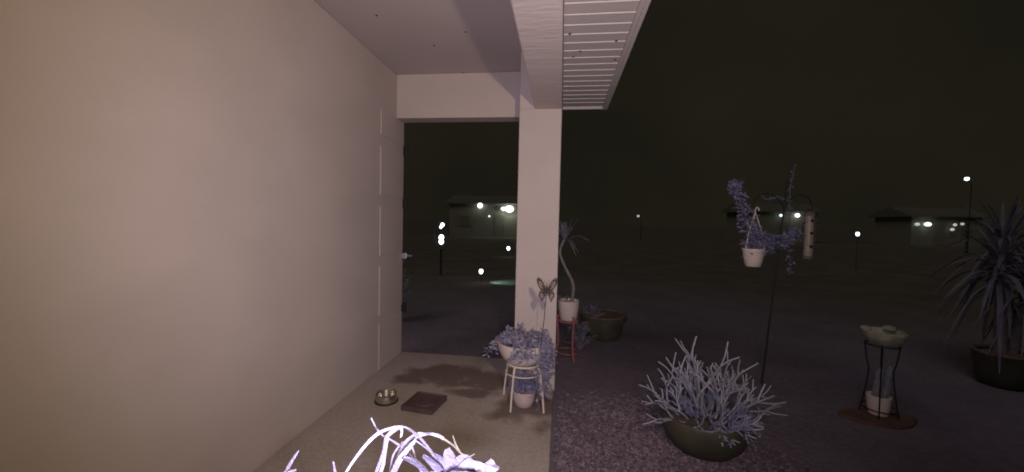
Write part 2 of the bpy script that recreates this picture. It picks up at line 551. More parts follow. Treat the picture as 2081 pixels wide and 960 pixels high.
fascia = MB().box(0.381, 0.405, -0.6, 3.885, 2.470, 2.86)
H(fascia, "fascia", "soffit", bevel=0.003)
H(MB().box(-0.017, 0.3795, 3.862, 3.884, 2.474, 2.86), "fascia", "soffit", bevel=0.003)
soffit = H(MB().box(-0.0165, 0.3795, -0.3, 3.86, 2.498, 2.51), "soffit", "soffit")
H(MB().box(0.356, 0.380, -0.3, 3.861, 2.476, 2.497), "soffit_channel", "soffit")
slat = MB().prism([(0.0, 0.016), (0.0015, 0.004), (0.005, 0.003), (0.009, 0.0075), (0.1, 0.0075), (0.1095, 0.009), (0.1098, 0.016)], "x", -0.0155, 0.3555)
first = None
n = 0
y = -0.28
while y < 3.75:
    if first is None:
        s2 = MB(); s2.v, s2.f = [(a - WX, b, c) for a, b, c in slat.v], slat.f
        first = s2.build("slat", "soffit", soffit, (0, y, 2.481))
    else:
        copy_part(first, "slat", soffit, (0, y, 2.481))
    y += 0.1105
# mud dauber specks on ceiling, header and soffit
for (x, y_, z) in ((-0.74, 2.90, 2.78), (-1.30, 2.62, 2.78), (-1.05, 3.1, 2.78), (-0.95, 3.66, 2.772)):
    H(MB().lathe([(0.003, -0.007), (0.006, -0.005), (0.008, 0.0)], 9, (x, y_, z), wob=0.15), "mud_speck", "soil")
for (x, y_) in ((0.02, 2.36), (0.30, 2.47), (0.09, 2.60), (0.05, 2.68), (0.33, 2.75)):
    H(MB().lathe([(0.003, -0.006), (0.007, -0.004), (0.009, 0.0)], 9, (x, y_, 2.486), wob=0.15), "mud_speck", "soil", soffit)
# raised stucco blocks at the end of the wall
for (z0, z1) in ((0.0, 0.43), (0.50, 0.955), (1.045, 1.49), (1.59, 2.03), (2.13, 2.355)):
    H(MB().box(WX + 0.0005, WX + 0.009, 3.36, 3.868, z0, z1), "block", "wall", bevel=0.004)
# hinge pins and the gate bolt at the corner
for z in (2.07, 1.54, 0.464):
    H(MB().lathe([(0.012, -0.05), (0.014, -0.045), (0.014, 0.045), (0.012, 0.05)], 12, (WX + 0.034, 3.884, z)).box(WX - 0.02, WX + 0.034, 3.8695, 3.876, z - 0.035, z + 0.035), "hinge", "iron", smooth=False)
latch = H(MB().box(WX - 0.01, WX + 0.05, 3.8695, 3.884, 0.975, 1.035), "latch", "bolt", bevel=0.004)
b = MB().tube([(WX + 0.0, 3.895, 1.005), (WX + 0.10, 3.895, 1.005)], 0.009, n=10)
b.tube([(WX + 0.075, 3.895, 1.005), (WX + 0.075, 3.875, 1.005), (WX + 0.075, 3.86, 1.02)], 0.005, n=8)
H(b, "bolt", "bolt", latch)

# ------------------------------------------------------------------ the porch security light (white flood head + infrared camera head) on the end wall
sec = thing("security_light", "security light with flood head on the porch end wall", "security light", (0.0, -0.16, 1.38))
MB().box(-0.05, 0.40, 0.0, 0.03, -0.09, 0.46).build("mount_plate", "white_pot", sec, bevel=0.006)
MB().lathe([(0.03, -0.03), (0.045, 0.0), (0.045, 0.055), (0.04, 0.06)], 20).build("camera_head", "iron", sec).rotation_euler = (R(-90), 0, 0)
fl = MB().lathe([(0.03, -0.03), (0.06, 0.0), (0.065, 0.06), (0.055, 0.062)], 24).build("flood_head", "white_pot", sec)
fl.rotation_euler = (R(-90), 0, 0)
fl.location = (0.33, 0.06, 0.39)

def spot(name, loc, aim, energy, color, size, cone, blend):
    d = bpy.data.lights.new(name, "SPOT")
    d.energy, d.color, d.shadow_soft_size = energy, color, size
    d.spot_size, d.spot_blend = R(cone), blend
    o = bpy.data.objects.new(name, d)
    COL.objects.link(o)
    o.parent = sec
    o.location = Vector(loc) - Vector(sec.location)
    o.rotation_euler = (Vector(aim) - Vector(loc)).to_track_quat("-Z", "Y").to_euler()
    return o
spot("flood_lamp", (0.33, 0.02, 1.77), (-0.95, 3.25, 1.50), 120, (1.0, 0.80, 0.54), 0.03, 132, 1.0)
spot("infrared_lamp", (0.0, 0.0, 1.325), (-0.50, 3.25, 1.50), 144, (0.89, 0.795, 1.0), 0.02, 112, 1.0)

# ------------------------------------------------------------------ plant stand with bowl by the post
SB = Vector((-0.255, 2.955, 0.0))
stand = thing("plant_stand", "white wire plant stand with splayed legs in front of the post", "plant stand", SB)
for (fx, fy) in ((-0.075, -0.165), (-0.165, 0.115), (0.165, -0.14), (0.125, 0.15)):
    tx, ty = fx * 0.72, fy * 0.72
    MB().tube(smooth_path([(tx, ty, 0.315), (tx * 1.12, ty * 1.12, 0.27), (fx * 0.93, fy * 0.93, 0.12), (fx, fy, 0.0)], 4), 0.0075, n=8).build("leg", "white_metal", stand)
MB().ring((0, 0, 0.313), 0.125, 0.007).build("top_ring", "white_metal", stand)
MB().ring((0, 0, 0.245), 0.138, 0.005).build("lower_ring", "white_metal", stand)

bowl = thing("bowl_planter", "glazed cream bowl planter of trailing foliage on white wire stand", "planter", SB + Vector((-0.01, 0, 0.31)))
MB().lathe([(0.085, 0.0), (0.12, 0.012), (0.165, 0.06), (0.188, 0.12), (0.196, 0.165), (0.190, 0.168), (0.182, 0.15), (0.15, 0.13), (0.0, 0.135)], 36).build("bowl", "glaze", bowl)
MB().lathe([(0.175, 0.138), (0.12, 0.146), (0.0, 0.15)], 24).build("soil", "soil", bowl)
fo = MB()
for k in range(70):                                   # upright rosettes and stems
    a, r = rnd(0, 6.28), 0.17 * math.sqrt(random.random())
    base = Vector((r * math.cos(a), r * math.sin(a), 0.145))
    lean = Vector((math.cos(a) * rnd(0, 0.6), math.sin(a) * rnd(0, 0.6), 1.0))
    hgt = rnd(0.03, 0.105)
    tip = base + lean.normalized() * hgt
    fo.tube([base, base.lerp(tip, 0.5) + Vector((rnd(-.01, .01), rnd(-.01, .01), 0)), tip], 0.003, 0.002, 5)
    for q in range(7):
        d = Vector((rnd(-1, 1), rnd(-1, 1), rnd(-0.1, 0.9)))
        fo.leaf(base.lerp(tip, rnd(0.3, 1)), d, rnd(0.03, 0.058), rnd(0.013, 0.024))
fo.build("upright_foliage", "leaf_lav", bowl, smooth=False, kind="stuff")
tr = MB()
for k in range(46):                                   # strands spilling over the rim
    a = rnd(-1.9, 0.75) if k > 5 else rnd(2.6, 3.6)
    ro = 0.19
    p = Vector((0.15 * math.cos(a), 0.15 * math.sin(a), 0.16))
    drop = rnd(0.10, 0.38) if a > -1.2 and k > 5 else rnd(0.03, 0.1)
    if a < -1.15 and k > 5: drop = rnd(0.02, 0.06)
    q1 = Vector((ro * 1.04 * math.cos(a), ro * 1.04 * math.sin(a), 0.185))
    q2 = Vector((ro * 1.2 * math.cos(a) + rnd(-.03, .03), ro * 1.15 * math.sin(a), 0.15 - drop * 0.5))
    q3 = q2 + Vector((rnd(-.06, .02), rnd(-.02, .03), -drop * 0.6))
    path = smooth_path([p, q1, q2, q3], 5)
    tr.tube(path, 0.0022, 0.0015, 5)
    for q in range(int(9 + drop * 75)):
        c = random.choice(path[3:])
        tr.leaf(c, (rnd(-1, 1), rnd(-1, 1), rnd(-0.8, 0.5)), rnd(0.025, 0.052), rnd(0.010, 0.020))
tr.build("trailing_foliage", "leaf_lav", bowl, smooth=False, kind="stuff")
MB().tube([(-0.12, -0.02, 0.14), (-0.122, -0.03, 0.28)], 0.004, 0.003, 6).build("stem", "leaf_lav", bowl)

pp = thing("potted_plant", "small pale pink pot with bushy plant under the wire stand", "potted plant", SB + Vector((0.01, -0.045, 0.0)))
MB().lathe([(0.05, 0.0), (0.068, 0.012), (0.082, 0.06), (0.088, 0.12), (0.083, 0.122), (0.078, 0.105), (0.0, 0.10)], 30).build("pot", "pink_pot", pp)
f2 = MB()
for k in range(60):
    a, r = rnd(0, 6.28), 0.07 * math.sqrt(random.random())
    base = Vector((r * math.cos(a), r * math.sin(a), 0.10))
    tip = base + Vector((math.cos(a) * rnd(0, 0.08) + 0.02, math.sin(a) * rnd(0, 0.06), rnd(0.04, 0.17)))
    f2.tube([base, base.lerp(tip, .5) + Vector((rnd(-.01, .01), 0, 0.01)), tip], 0.002, 0.0015, 5)
    for q in range(8):
        f2.leaf(base.lerp(tip, rnd(0.2, 1)), (rnd(-1, 1), rnd(-1, 1), rnd(-.4, .8)), rnd(0.022, 0.045), rnd(0.010, 0.018))
f2.build("foliage", "leaf_blue", pp, smooth=False, kind="stuff")

# butterfly on a stake
bt = thing("butterfly_stake", "dark patterned butterfly ornament on thin stake in front of post", "garden stake", (-0.125, 2.80, 0.47))
MB().tube([(0, 0, -0.02), (0.025, -0.06, 0.25), (0.036, -0.10, 0.43)], 0.0022, n=6).build("stake", "iron", bt)
BC = Vector((0.038, -0.105, 0.445))
MB().lathe([(0.001, -0.034), (0.005, -0.02), (0.0065, 0.0), (0.006, 0.018), (0.0045, 0.024), (0.006, 0.030), (0.002, 0.036)], 10, BC).build("body", "wing_dark", bt)
for s in (-1, 1):
    MB().tube([BC + Vector((0, 0, 0.034)), BC + Vector((s * 0.010, -0.004, 0.055)), BC + Vector((s * 0.017, -0.006, 0.066))], 0.001, n=5).build("antenna", "wing_dark", bt)
    upper = [(0.004, 0.004), (0.016, 0.030), (0.036, 0.056), (0.056, 0.066), (0.064, 0.058), (0.060, 0.036), (0.048, 0.012), (0.034, -0.002), (0.014, -0.004)]
    lower = [(0.004, -0.002), (0.030, -0.005), (0.046, -0.014), (0.048, -0.034), (0.036, -0.050), (0.028, -0.068), (0.022, -0.050), (0.010, -0.032)]
    for outl, tilt in ((upper, 0.35), (lower, 0.25)):
        outl = [(x * 1.12, z * 1.25) for x, z in outl]
        w = MB()
        o = 0
        pts = [Vector((BC.x + s * x, BC.y + x * tilt * 0.8, BC.z + z)) for x, z in outl]
        for dy in (-0.0012, 0.0012):
            w.v += [tuple(p + Vector((0, dy, 0))) for p in pts]
        k = len(pts)
        w.f = [tuple(range(k)), tuple(range(k, 2 * k))[::-1]] + [(i, (i + 1) % k, k + (i + 1) % k, k + i) for i in range(k)]
        wg = w.build("wing", "wing_dark", bt)
        c = sum(pts, Vector()) / k
        pat = MB()
        for i in range(1, k - 1):                      # pale cells between the dark veins
            a1, a2 = pts[i], pts[i + 1]
            tri = [c.lerp(pts[0], 0.35), a1.lerp(c, 0.34), a2.lerp(c, 0.34)]
            m_ = sum(tri, Vector()) / 3
            tri = [t.lerp(m_, 0.22) for t in tri]
            o = len(pat.v)
            for dy in (-0.0019, 0.0019):
                pat.v += [tuple(t + Vector((0, dy, 0))) for t in tri]
            pat.f += [(o, o + 1, o + 2), (o + 5, o + 4, o + 3), (o, o + 3, o + 4, o + 1), (o + 1, o + 4, o + 5, o + 2), (o + 2, o + 5, o + 3, o)]
        pat.build("wing_cell", "wing_pale", wg)

# ------------------------------------------------------------------ floor things
bw = thing("pet_bowl", "small steel pet bowl on slab beside long wall", "bowl", (-1.28, 2.80, 0.0))
MB().lathe([(0.080, 0.0), (0.082, 0.006), (0.066, 0.058), (0.072, 0.064), (0.078, 0.063), (0.074, 0.056), (0.062, 0.052), (0.052, 0.016), (0.0, 0.014)], 32).build("bowl", "steel", bw)
MB().ring((0, 0, 0.006), 0.082, 0.006).build("foot_ring", "iron", bw)

ty = thing("square_tray", "dark brown square plastic tray lying on the slab", "tray", (-0.975, 2.79, 0.0))
def rot_box(mb, x0, x1, y0, y1, z0, z1, a):
    o = len(mb.v)
    mb.box(x0, x1, y0, y1, z0, z1)
    ca, sa = math.cos(a), math.sin(a)
    mb.v[o:] = [(x * ca - y * sa, x * sa + y * ca, z) for x, y, z in mb.v[o:]]
    return mb
A = R(-8)
rot_box(MB(), -0.125, 0.125, -0.13, 0.13, 0.0, 0.024, A).build("base", "tray", ty, bevel=0.006)
for (x0, x1, y0, y1) in ((-0.125, -0.112, -0.13, 0.13), (0.112, 0.125, -0.13, 0.13), (-0.1115, 0.1115, -0.13, -0.117), (-0.1115, 0.1115, 0.117, 0.13)):
    rot_box(MB(), x0, x1, y0, y1, 0.0245, 0.036, A).build("rim", "tray", ty, bevel=0.003)
MB().lathe([(0.08, 0.0245), (0.078, 0.031), (0.07, 0.032), (0.0, 0.0315)], 28).build("raised_disc", "tray", ty)

for (x, y_, a, l) in ((-0.66, 3.02, 0.3, 0.05), (-0.60, 3.07, 1.2, 0.035), (-0.57, 2.99, 2.6, 0.045), (-0.70, 3.10, 0.9, 0.03)):
    lf = MB()
    lf.leaf((-l / 2, 0, 0.004), (1, 0, 0.05), l, l * 0.4, 0.25, nrm=(0, 0.1, 1))
    lf.v += [(vx, vy, vz + 0.0015) for vx, vy, vz in lf.v]
    lf.f += [(5, 9, 6), (6, 9, 7), (9, 8, 7), (5, 8, 9)]
    d = lf.build("fallen_leaf", "dry_leaf", None, (x, y_, 0.001))
    d.rotation_euler = (0, 0, a)
    tag(d, "small dry fallen leaf on the slab near the damp stain", "leaf", "dry leaves on the slab")

# ------------------------------------------------------------------ red stand with the curved-trunk plant behind the post
rs = thing("iron_stand", "red painted iron stand beyond the square post", "plant stand", (0.10, 4.18, GZ))
for k in range(3):
    a = R(-62) + k * 2 * math.pi / 3
    ex, ey = math.cos(a), math.sin(a)
    MB().tube(smooth_path([(0.10 * ex, 0.10 * ey, 0.46), (0.115 * ex, 0.115 * ey, 0.40), (0.10 * ex, 0.10 * ey, 0.2), (0.12 * ex, 0.12 * ey, 0.06), (0.15 * ex, 0.15 * ey, 0.0)], 4), 0.011, n=8).build("leg", "red_iron", rs)
MB().ring((0, 0, 0.40), 0.105, 0.008).build("top_ring", "red_iron", rs)
MB().ring((0, 0, 0.07), 0.117, 0.007).build("lower_ring", "red_iron", rs)
MB().box(-0.1, 0.1, -0.012, 0.012, 0.392, 0.408).box(-0.012, 0.012, -0.1, -0.0125, 0.392, 0.408).build("cross_bar", "red_iron", rs)

dp = thing("curved_trunk_plant", "cream pot with bent trunk plant and spiky crown on red stand", "potted plant", (0.10, 4.18, GZ + 0.41))
MB().lathe([(0.075, 0.0), (0.09, 0.02), (0.105, 0.12), (0.112, 0.205), (0.105, 0.208), (0.098, 0.185), (0.0, 0.18)], 30).build("pot", "glaze", dp)
tp = smooth_path([(0.03, 0, 0.18), (0.045, 0, 0.32), (0.025, 0, 0.42), (-0.05, 0, 0.56), (-0.105, 0.0, 0.70), (-0.085, 0, 0.80), (-0.06, 0, 0.85)], 5)
MB().tube(tp, 0.019, 0.012, 9).build("trunk", "trunk", dp)
top = Vector(tp[-1])
for k in range(22):
    a, e = k * 2.4, rnd(-0.35, 1.25)
    d = Vector((math.cos(a) * math.cos(e), math.sin(a) * math.cos(e), math.sin(e)))
    L_ = rnd(0.17, 0.30)
    MB().blade([top, top + d * L_ * 0.5 + Vector((0, 0, 0.02)), top + d * L_ + Vector((0, 0, -0.06 * (1 - e)))], 0.030, across=(-d.y + 0.01, d.x, 0.2)).build("leaf", "leaf_dim", dp)
sm = MB()
for k in range(14):
    a = rnd(0, 6.28)
    sm.leaf((-0.03 + 0.05 * math.cos(a), 0.05 * math.sin(a), 0.18), (math.cos(a), math.sin(a), 1.6), rnd(0.05, 0.11), 0.016)
sm.build("seedling_foliage", "leaf_dim", dp, smooth=False, kind="stuff")

# leafy clump on the ground behind the red stand
cl = thing("leafy_clump", "low dusky leafy clump growing behind the red stand", "plant", (0.24, 4.45, GZ))
cm = MB()
for k in range(40):
    a = rnd(0, 6.28)
    t = Vector((math.cos(a) * rnd(0.02, 0.2), math.sin(a) * rnd(0.02, 0.15), rnd(0.1, 0.36)))
    cm.tube([(0, 0, 0), t * 0.5 + Vector((0, 0, 0.05)), t], 0.003, 0.002, 5)
    for q in range(6):
        cm.leaf(t * rnd(0.5, 1), (rnd(-1, 1), rnd(-1, 1), rnd(-.2, 1)), rnd(0.03, 0.07), rnd(0.012, 0.025))
cm.build("foliage", "leaf_dim", cl, smooth=False, kind="stuff")

# ------------------------------------------------------------------ wide dark pot
wp = thing("wide_planter", "wide dark glazed planter with thick rim and low bluish foliage", "planter", (0.555, 5.04, GZ))
MB().lathe([(0.18, 0.0), (0.205, 0.012), (0.235, 0.09), (0.255, 0.19), (0.258, 0.225), (0.285, 0.232), (0.288, 0.285), (0.272, 0.292), (0.258, 0.275), (0.25, 0.24), (0.0, 0.235)], 40).build("pot", "dark_pot", wp)
MB().lathe([(0.284, 0.2865), (0.286, 0.296), (0.268, 0.300), (0.258, 0.290)], 40).build("rim", "rim_brown", wp)
MB().lathe([(0.25, 0.242), (0.15, 0.262), (0.0, 0.268)], 24).build("soil", "soil", wp)
wf = MB()
for k in range(60):
    a, r = rnd(1.7, 4.9), rnd(0.03, 0.22)
    b = Vector((r * math.cos(a) - 0.03, r * math.sin(a) * 0.9, 0.26))
    t = b + Vector((rnd(-.06, .03), rnd(-.06, .06), rnd(0.03, 0.13)))
    wf.tube([b, t], 0.003, 0.002, 5)
    for q in range(7):
        wf.leaf(b.lerp(t, rnd(.2, 1)), (rnd(-1, 1), rnd(-1, 1), rnd(-.2, .9)), rnd(0.025, 0.05), rnd(0.012, 0.022))
wf.build("foliage", "leaf_dim", wp, smooth=False, kind="stuff")

# ------------------------------------------------------------------ pencil cactus in shallow bowl
pc = thing("pencil_cactus", "branching pencil cactus overflowing a dark shallow round planter", "potted plant", (0.945, 2.63, GZ))
MB().lathe([(0.13, 0.0), (0.165, 0.012), (0.215, 0.06), (0.242, 0.13), (0.252, 0.195), (0.246, 0.208), (0.232, 0.206), (0.225, 0.17), (0.0, 0.165)], 44).build("pot", "dark_pot", pc)
MB().lathe([(0.222, 0.172), (0.12, 0.182), (0.0, 0.186)], 24).build("soil", "soil", pc)

pc.scale = (1.08, 1.05, 1.14)

def grow(mb, p, d, length, r, depth, spread):
    q = p + d * length
    mid = p.lerp(q, 0.5) + Vector((rnd(-1, 1), rnd(-1, 1), rnd(-1, 1))) * length * 0.07
    mb.tube(smooth_path([p, mid, q], 3), r, r * 0.82, 6)
    if depth == 0:
        return
    k = random.choice((2, 2, 3, 3))
    a0 = rnd(0, 6.28)
    s = d.orthogonal().normalized()
    u = d.cross(s)
    for i in range(k):
        a = a0 + i * 6.28 / k + rnd(-.4, .4)
        nd = (d + (s * math.cos(a) + u * math.sin(a)) * spread * rnd(0.5, 1.2) + Vector((0, 0, 0.12))).normalized()
        grow(mb, q, nd, length * rnd(0.5, 1.15), r * 0.86, depth - 1, spread)

def branch(base, d, length, r, depth, spread, mat="pencil"):
    mb = MB()
    grow(mb, Vector(base), Vector(d).normalized(), length, r, depth, spread)
    mb.build("branch", mat, pc)
# main upright stems: a tall group on the near-wall half, a second group on the far half
for (bx, by, dx, dy, dz, L_, dep) in (
        (-0.05, -0.03, -0.12, -0.05, 1.0, 0.13, 3), (-0.02, 0.00, 0.06, 0.0, 1.0, 0.23, 2), (-0.09, 0.02, -0.40, 0.1, 0.9, 0.14, 2),
        (-0.11, -0.06, -0.75, -0.2, 0.7, 0.11, 3), (-0.14, 0.05, -0.95, 0.0, 0.45, 0.10, 2), (-0.13, -0.10, -0.9, -0.3, 0.25, 0.10, 2),
        (0.06, -0.02, 0.15, -0.1, 1.0, 0.12, 3), (0.11, 0.03, 0.30, 0.1, 0.95, 0.13, 3), (0.13, -0.03, 0.55, -0.1, 0.8, 0.12, 2),
        (0.16, 0.02, 0.9, 0.0, 0.5, 0.12, 2), (0.17, -0.08, 0.95, -0.2, 0.35, 0.08, 2), (0.12, -0.12, 0.5, -0.6, 0.5, 0.09, 2),
        (0.02, -0.12, 0.05, -0.8, 0.55, 0.09, 2), (-0.06, -0.14, -0.25, -0.8, 0.45, 0.09, 2), (0.0, 0.12, 0.0, 0.4, 0.9, 0.12, 2),
        (0.08, 0.12, 0.4, 0.5, 0.8, 0.12, 2), (-0.08, 0.11, -0.4, 0.5, 0.85, 0.12, 2), (0.16, -0.10, 0.8, -0.5, 0.25, 0.07, 2),
        (0.03, 0.04, -0.35, 0.1, 1.0, 0.15, 2), (-0.03, 0.06, -0.25, 0.1, 1.0, 0.16, 2), (0.12, 0.06, 0.1, 0.1, 1.0, 0.15, 2),
        (-0.15, 0.0, -0.8, -0.1, 0.75, 0.12, 2), (0.15, 0.05, 0.7, 0.0, 0.8, 0.12, 3)):
    branch((bx * 0.9, by * 0.8, 0.17), (dx, dy, dz), L_ * (0.80 if L_ > 0.2 else 0.74 if dep == 3 else 0.88), 0.0070, dep, 0.66)
for k in range(11):                                   # lower drooping stems over the front rim
    a = rnd(-1.6, -0.1)
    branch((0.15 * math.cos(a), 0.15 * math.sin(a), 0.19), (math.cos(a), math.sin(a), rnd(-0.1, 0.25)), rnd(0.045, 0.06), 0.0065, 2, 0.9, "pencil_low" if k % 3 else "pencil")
for k in range(18):                                   # dense bluish inner stems
    a = rnd(0, 6.28)
    r = 0.17 * math.sqrt(random.random())
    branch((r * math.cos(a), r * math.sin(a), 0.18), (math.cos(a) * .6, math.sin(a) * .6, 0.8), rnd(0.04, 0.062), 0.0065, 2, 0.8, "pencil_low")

# ------------------------------------------------------------------ double shepherd hook, hanging pot, bird feeder
HB = Vector((1.865, 3.83, GZ))
hk = thing("shepherd_hook", "thin black double garden hook leaning in the bed", "garden hook", HB)
topv = Vector((0.150, 0.02, 1.86))
MB().tube([(0, 0, -0.03), tuple(topv * 0.5), tuple(topv)], 0.0085, 0.007, 8).build("pole", "iron", hk)
lo = topv * 0.86
MB().tube(smooth_path([lo, lo + Vector((-0.06, 0, 0.10)), lo + Vector((-0.16, 0, 0.14)), lo + Vector((-0.24, 0, 0.09)), lo + Vector((-0.262, 0, 0.02)), lo + Vector((-0.24, 0, -0.005)), lo + Vector((-0.222, 0, 0.02))], 5), 0.0042, 0.0035, 7).build("arm", "iron", hk)
MB().tube(smooth_path([lo, lo + Vector((0.06, 0, 0.10)), lo + Vector((0.15, 0, 0.13)), lo + Vector((0.215, 0, 0.08)), lo + Vector((0.236, 0, 0.01)), lo + Vector((0.218, 0, -0.012)), lo + Vector((0.20, 0, 0.01))], 5), 0.0042, 0.0035, 7).build("arm", "iron", hk)
# pale-flowering tip winding up the pole
hookL = HB + lo + Vector((-0.241, 0, 0.0))
hookR = HB + lo + Vector((0.219, 0, -0.006))

hp = thing("hanging_pot", "small white hanging pot with trailing bluish foliage on the hook", "hanging plant", (hookL.x, hookL.y, 1.02))
MB().lathe([(0.055, 0.0), (0.064, 0.008), (0.078, 0.07), (0.088, 0.14), (0.094, 0.142), (0.094, 0.165), (0.086, 0.167), (0.078, 0.145), (0.0, 0.14)], 30).build("pot", "white_pot", hp)
hz = hookL.z - 1.02
for k in range(3):
    a = R(200) + k * 2 * math.pi / 3
    MB().tube([(0.09 * math.cos(a), 0.09 * math.sin(a), 0.15), (0.05 * math.cos(a), 0.05 * math.sin(a), 0.35), (0, 0, hz - 0.03)], 0.005, 0.005, 6).build("hanger_wire", "white_metal", hp)
MB().tube(smooth_path([(0, 0, hz - 0.04), (0, 0, hz - 0.01), (0.012, 0, hz + 0.012), (0.028, 0, hz + 0.002), (0.03, 0, hz - 0.02)], 4), 0.006, n=7).build("hanger_hook", "white_metal", hp)
hf = MB()
def trail(mb, pts, nleaf, ll, rad):
    P = smooth_path(pts, 8)
    mb.tube(P, 0.004, 0.002, 5)
    for q in range(nleaf):
        i = random.randrange(len(P))
        k = i / len(P)
        c = P[i] + Vector((rnd(-1, 1), rnd(-1, 1), rnd(-1, 1))) * rad * (1 - 0.55 * k)
        mb.leaf(c, (rnd(-1, 1), rnd(-1, 1), rnd(-.6, .7)), rnd(0.6, 1.2) * ll, rnd(0.35, 0.6) * ll)
trail(hf, [(0, 0, 0.15), (-0.03, 0, 0.30), (-0.10, -0.02, 0.48), (-0.16, 0, 0.66), (-0.19, 0, 0.735), (-0.17, 0, 0.74)], 520, 0.048, 0.066)
trail(hf, [(0, 0, 0.15), (0.05, 0, 0.24), (0.15, -0.01, 0.235), (0.26, 0, 0.25), (0.36, 0, 0.31)], 560, 0.048, 0.075)
trail(hf, [(0.2, 0, 0.24), (0.28, 0, 0.17), (0.315, 0, 0.05), (0.315, 0, -0.06)], 60, 0.035, 0.03)
trail(hf, [(0.02, 0, 0.16), (0.02, -0.03, 0.26), (-0.02, -0.03, 0.36)], 260, 0.045, 0.07)
trail(hf, [(0.02, 0, 0.16), (0.08, -0.05, 0.2), (0.12, -0.08, 0.16)], 90, 0.04, 0.05)
trail(hf, [(0.3, 0, 0.28), (0.30, 0, 0.42), (0.285, 0, 0.58), (0.29, 0, 0.76), (0.32, 0, 0.93)], 70, 0.03, 0.025)
trail(hf, [(0.29, 0, 0.6), (0.2, 0, 0.635), (0.1, 0, 0.62), (0.04, 0, 0.65)], 34, 0.03, 0.02)
hf.build("foliage", "leaf_blue", hp, smooth=False, kind="stuff")

bf = thing("bird_feeder", "tall clear tube bird feeder hanging from the double hook", "bird feeder", (hookR.x, hookR.y, 1.10))
bz = hookR.z - 1.10
MB().lathe([(0.036, 0.03), (0.036, 0.40), (0.032, 0.402), (0.0, 0.403)], 24).build("tube", "feeder_tube", bf)
MB().lathe([(0.010, 0.0), (0.040, 0.006), (0.046, 0.03), (0.038, 0.034), (0.0, 0.035)], 24).build("base", "feeder_seed", bf)
MB().lathe([(0.046, 0.396), (0.042, 0.418), (0.018, 0.436), (0.0, 0.438)], 24).build("cap", "feeder_seed", bf)
MB().tube(smooth_path([(-0.03, 0, 0.41), (-0.02, 0, bz - 0.01), (0.0, 0, bz + 0.008), (0.02, 0, bz - 0.01), (0.03, 0, 0.41)], 4), 0.0022, n=6).build("bail", "iron", bf)
for z in (0.10, 0.22, 0.33):
    MB().tube([(-0.065, -0.01, z), (0.065, -0.01, z)], 0.003, n=6).build("perch", "iron", bf)
    MB().lathe([(0.012, 0.0), (0.014, 0.004), (0.006, 0.006)], 12).build("port", "iron", bf, (0, -0.035, z + 0.02)).rotation_euler = (R(90), 0, 0)

# ------------------------------------------------------------------ iron stand with concrete basin and cactus pot
IB = Vector((2.46, 3.31, GZ + 0.012))
pv = MB()
pr = [(0.24 * (1 + 0.12 * math.sin(2 * a + 1) + 0.07 * math.sin(5 * a)) * math.cos(a) - 0.02, 0.14 * (1 + 0.1 * math.sin(3 * a)) * math.sin(a) - 0.03) for a in [2 * math.pi * i / 26 for i in range(26)]]
pv.prism(pr, "z", -0.03, 0.0)
tag(pv.build("stepping_stone", "patch", None, IB, bevel=0.006), "flat reddish clay stepping stone under the iron stand", "stepping stone")
ist = thing("basin_stand", "tall thin black iron stand carrying a mossy concrete basin", "plant stand", IB)
for k in range(4):
    a = R(-125) + k * math.pi / 2
    ex, ey = math.cos(a), math.sin(a)
    MB().tube(smooth_path([(0.10 * ex, 0.10 * ey, 0.545), (0.085 * ex, 0.085 * ey, 0.42), (0.07 * ex, 0.07 * ey, 0.33), (0.09 * ex, 0.09 * ey, 0.14), (0.112 * ex, 0.112 * ey, 0.001)], 4), 0.005, n=7).build("leg", "iron", ist)
MB().ring((0, 0, 0.545), 0.10, 0.006).build("top_ring", "iron", ist)
MB().ring((0, 0, 0.055), 0.108, 0.005).build("lower_ring", "iron", ist)
bb = thing("concrete_basin", "mossy grey concrete basin with shaped rim on the iron stand", "basin", IB + Vector((0.015, 0, 0.552)))
MB().lathe([(0.06, 0.0), (0.09, 0.004), (0.117, 0.04), (0.128, 0.075), (0.130, 0.092), (0.119, 0.1), (0.108, 0.085), (0.08, 0.05), (0.0, 0.036)], 40, wob=0.018).build("basin", "stone", bb)
MB().lathe([(0.03, 0.0), (0.042, 0.008), (0.036, 0.03), (0.0, 0.04)], 14, (0.075, 0.06, 0.09), wob=0.08).build("shell_ornament", "stone", bb)
MB().lathe([(0.026, 0.0), (0.034, 0.008), (0.03, 0.026), (0.0, 0.034)], 14, (-0.095, 0.05, 0.09), wob=0.08).build("shell_ornament", "stone", bb)
cp = thing("cactus_pot", "white pot with two upright column cacti inside the iron stand", "potted plant", IB + Vector((-0.005, 0.0, 0.002)))
MB().lathe([(0.050, 0.0), (0.060, 0.008), (0.071, 0.08), (0.076, 0.15), (0.070, 0.152), (0.064, 0.125), (0.0, 0.115)], 28).build("pot", "white_pot", cp)
for (x, y_, lx, h) in ((-0.024, 0.0, 0.030, 0.26), (0.030, -0.005, 0.036, 0.27)):
    mb = MB()
    mb.smooth = True
    NR, NS = 14, 20
    for j in range(NR + 1):
        t = j / NR
        rr = 0.0235 * (1 - max(0, t - 0.8) ** 2 * 22)
        for i in range(NS):
            a = 2 * math.pi * i / NS
            r2 = max(0.003, rr) * (1 + 0.09 * math.cos(a * 10))
            mb.v.append((x + lx * t + r2 * math.cos(a), y_ + r2 * math.sin(a), 0.11 + h * t))
    for j in range(NR):
        for i in range(NS):
            k = (i + 1) % NS
            mb.f.append((j * NS + i, j * NS + k, (j + 1) * NS + k, (j + 1) * NS + i))
    mb.f.append(tuple(NR * NS + i for i in range(NS)))
    mb.build("cactus_column", "cactus", cp)

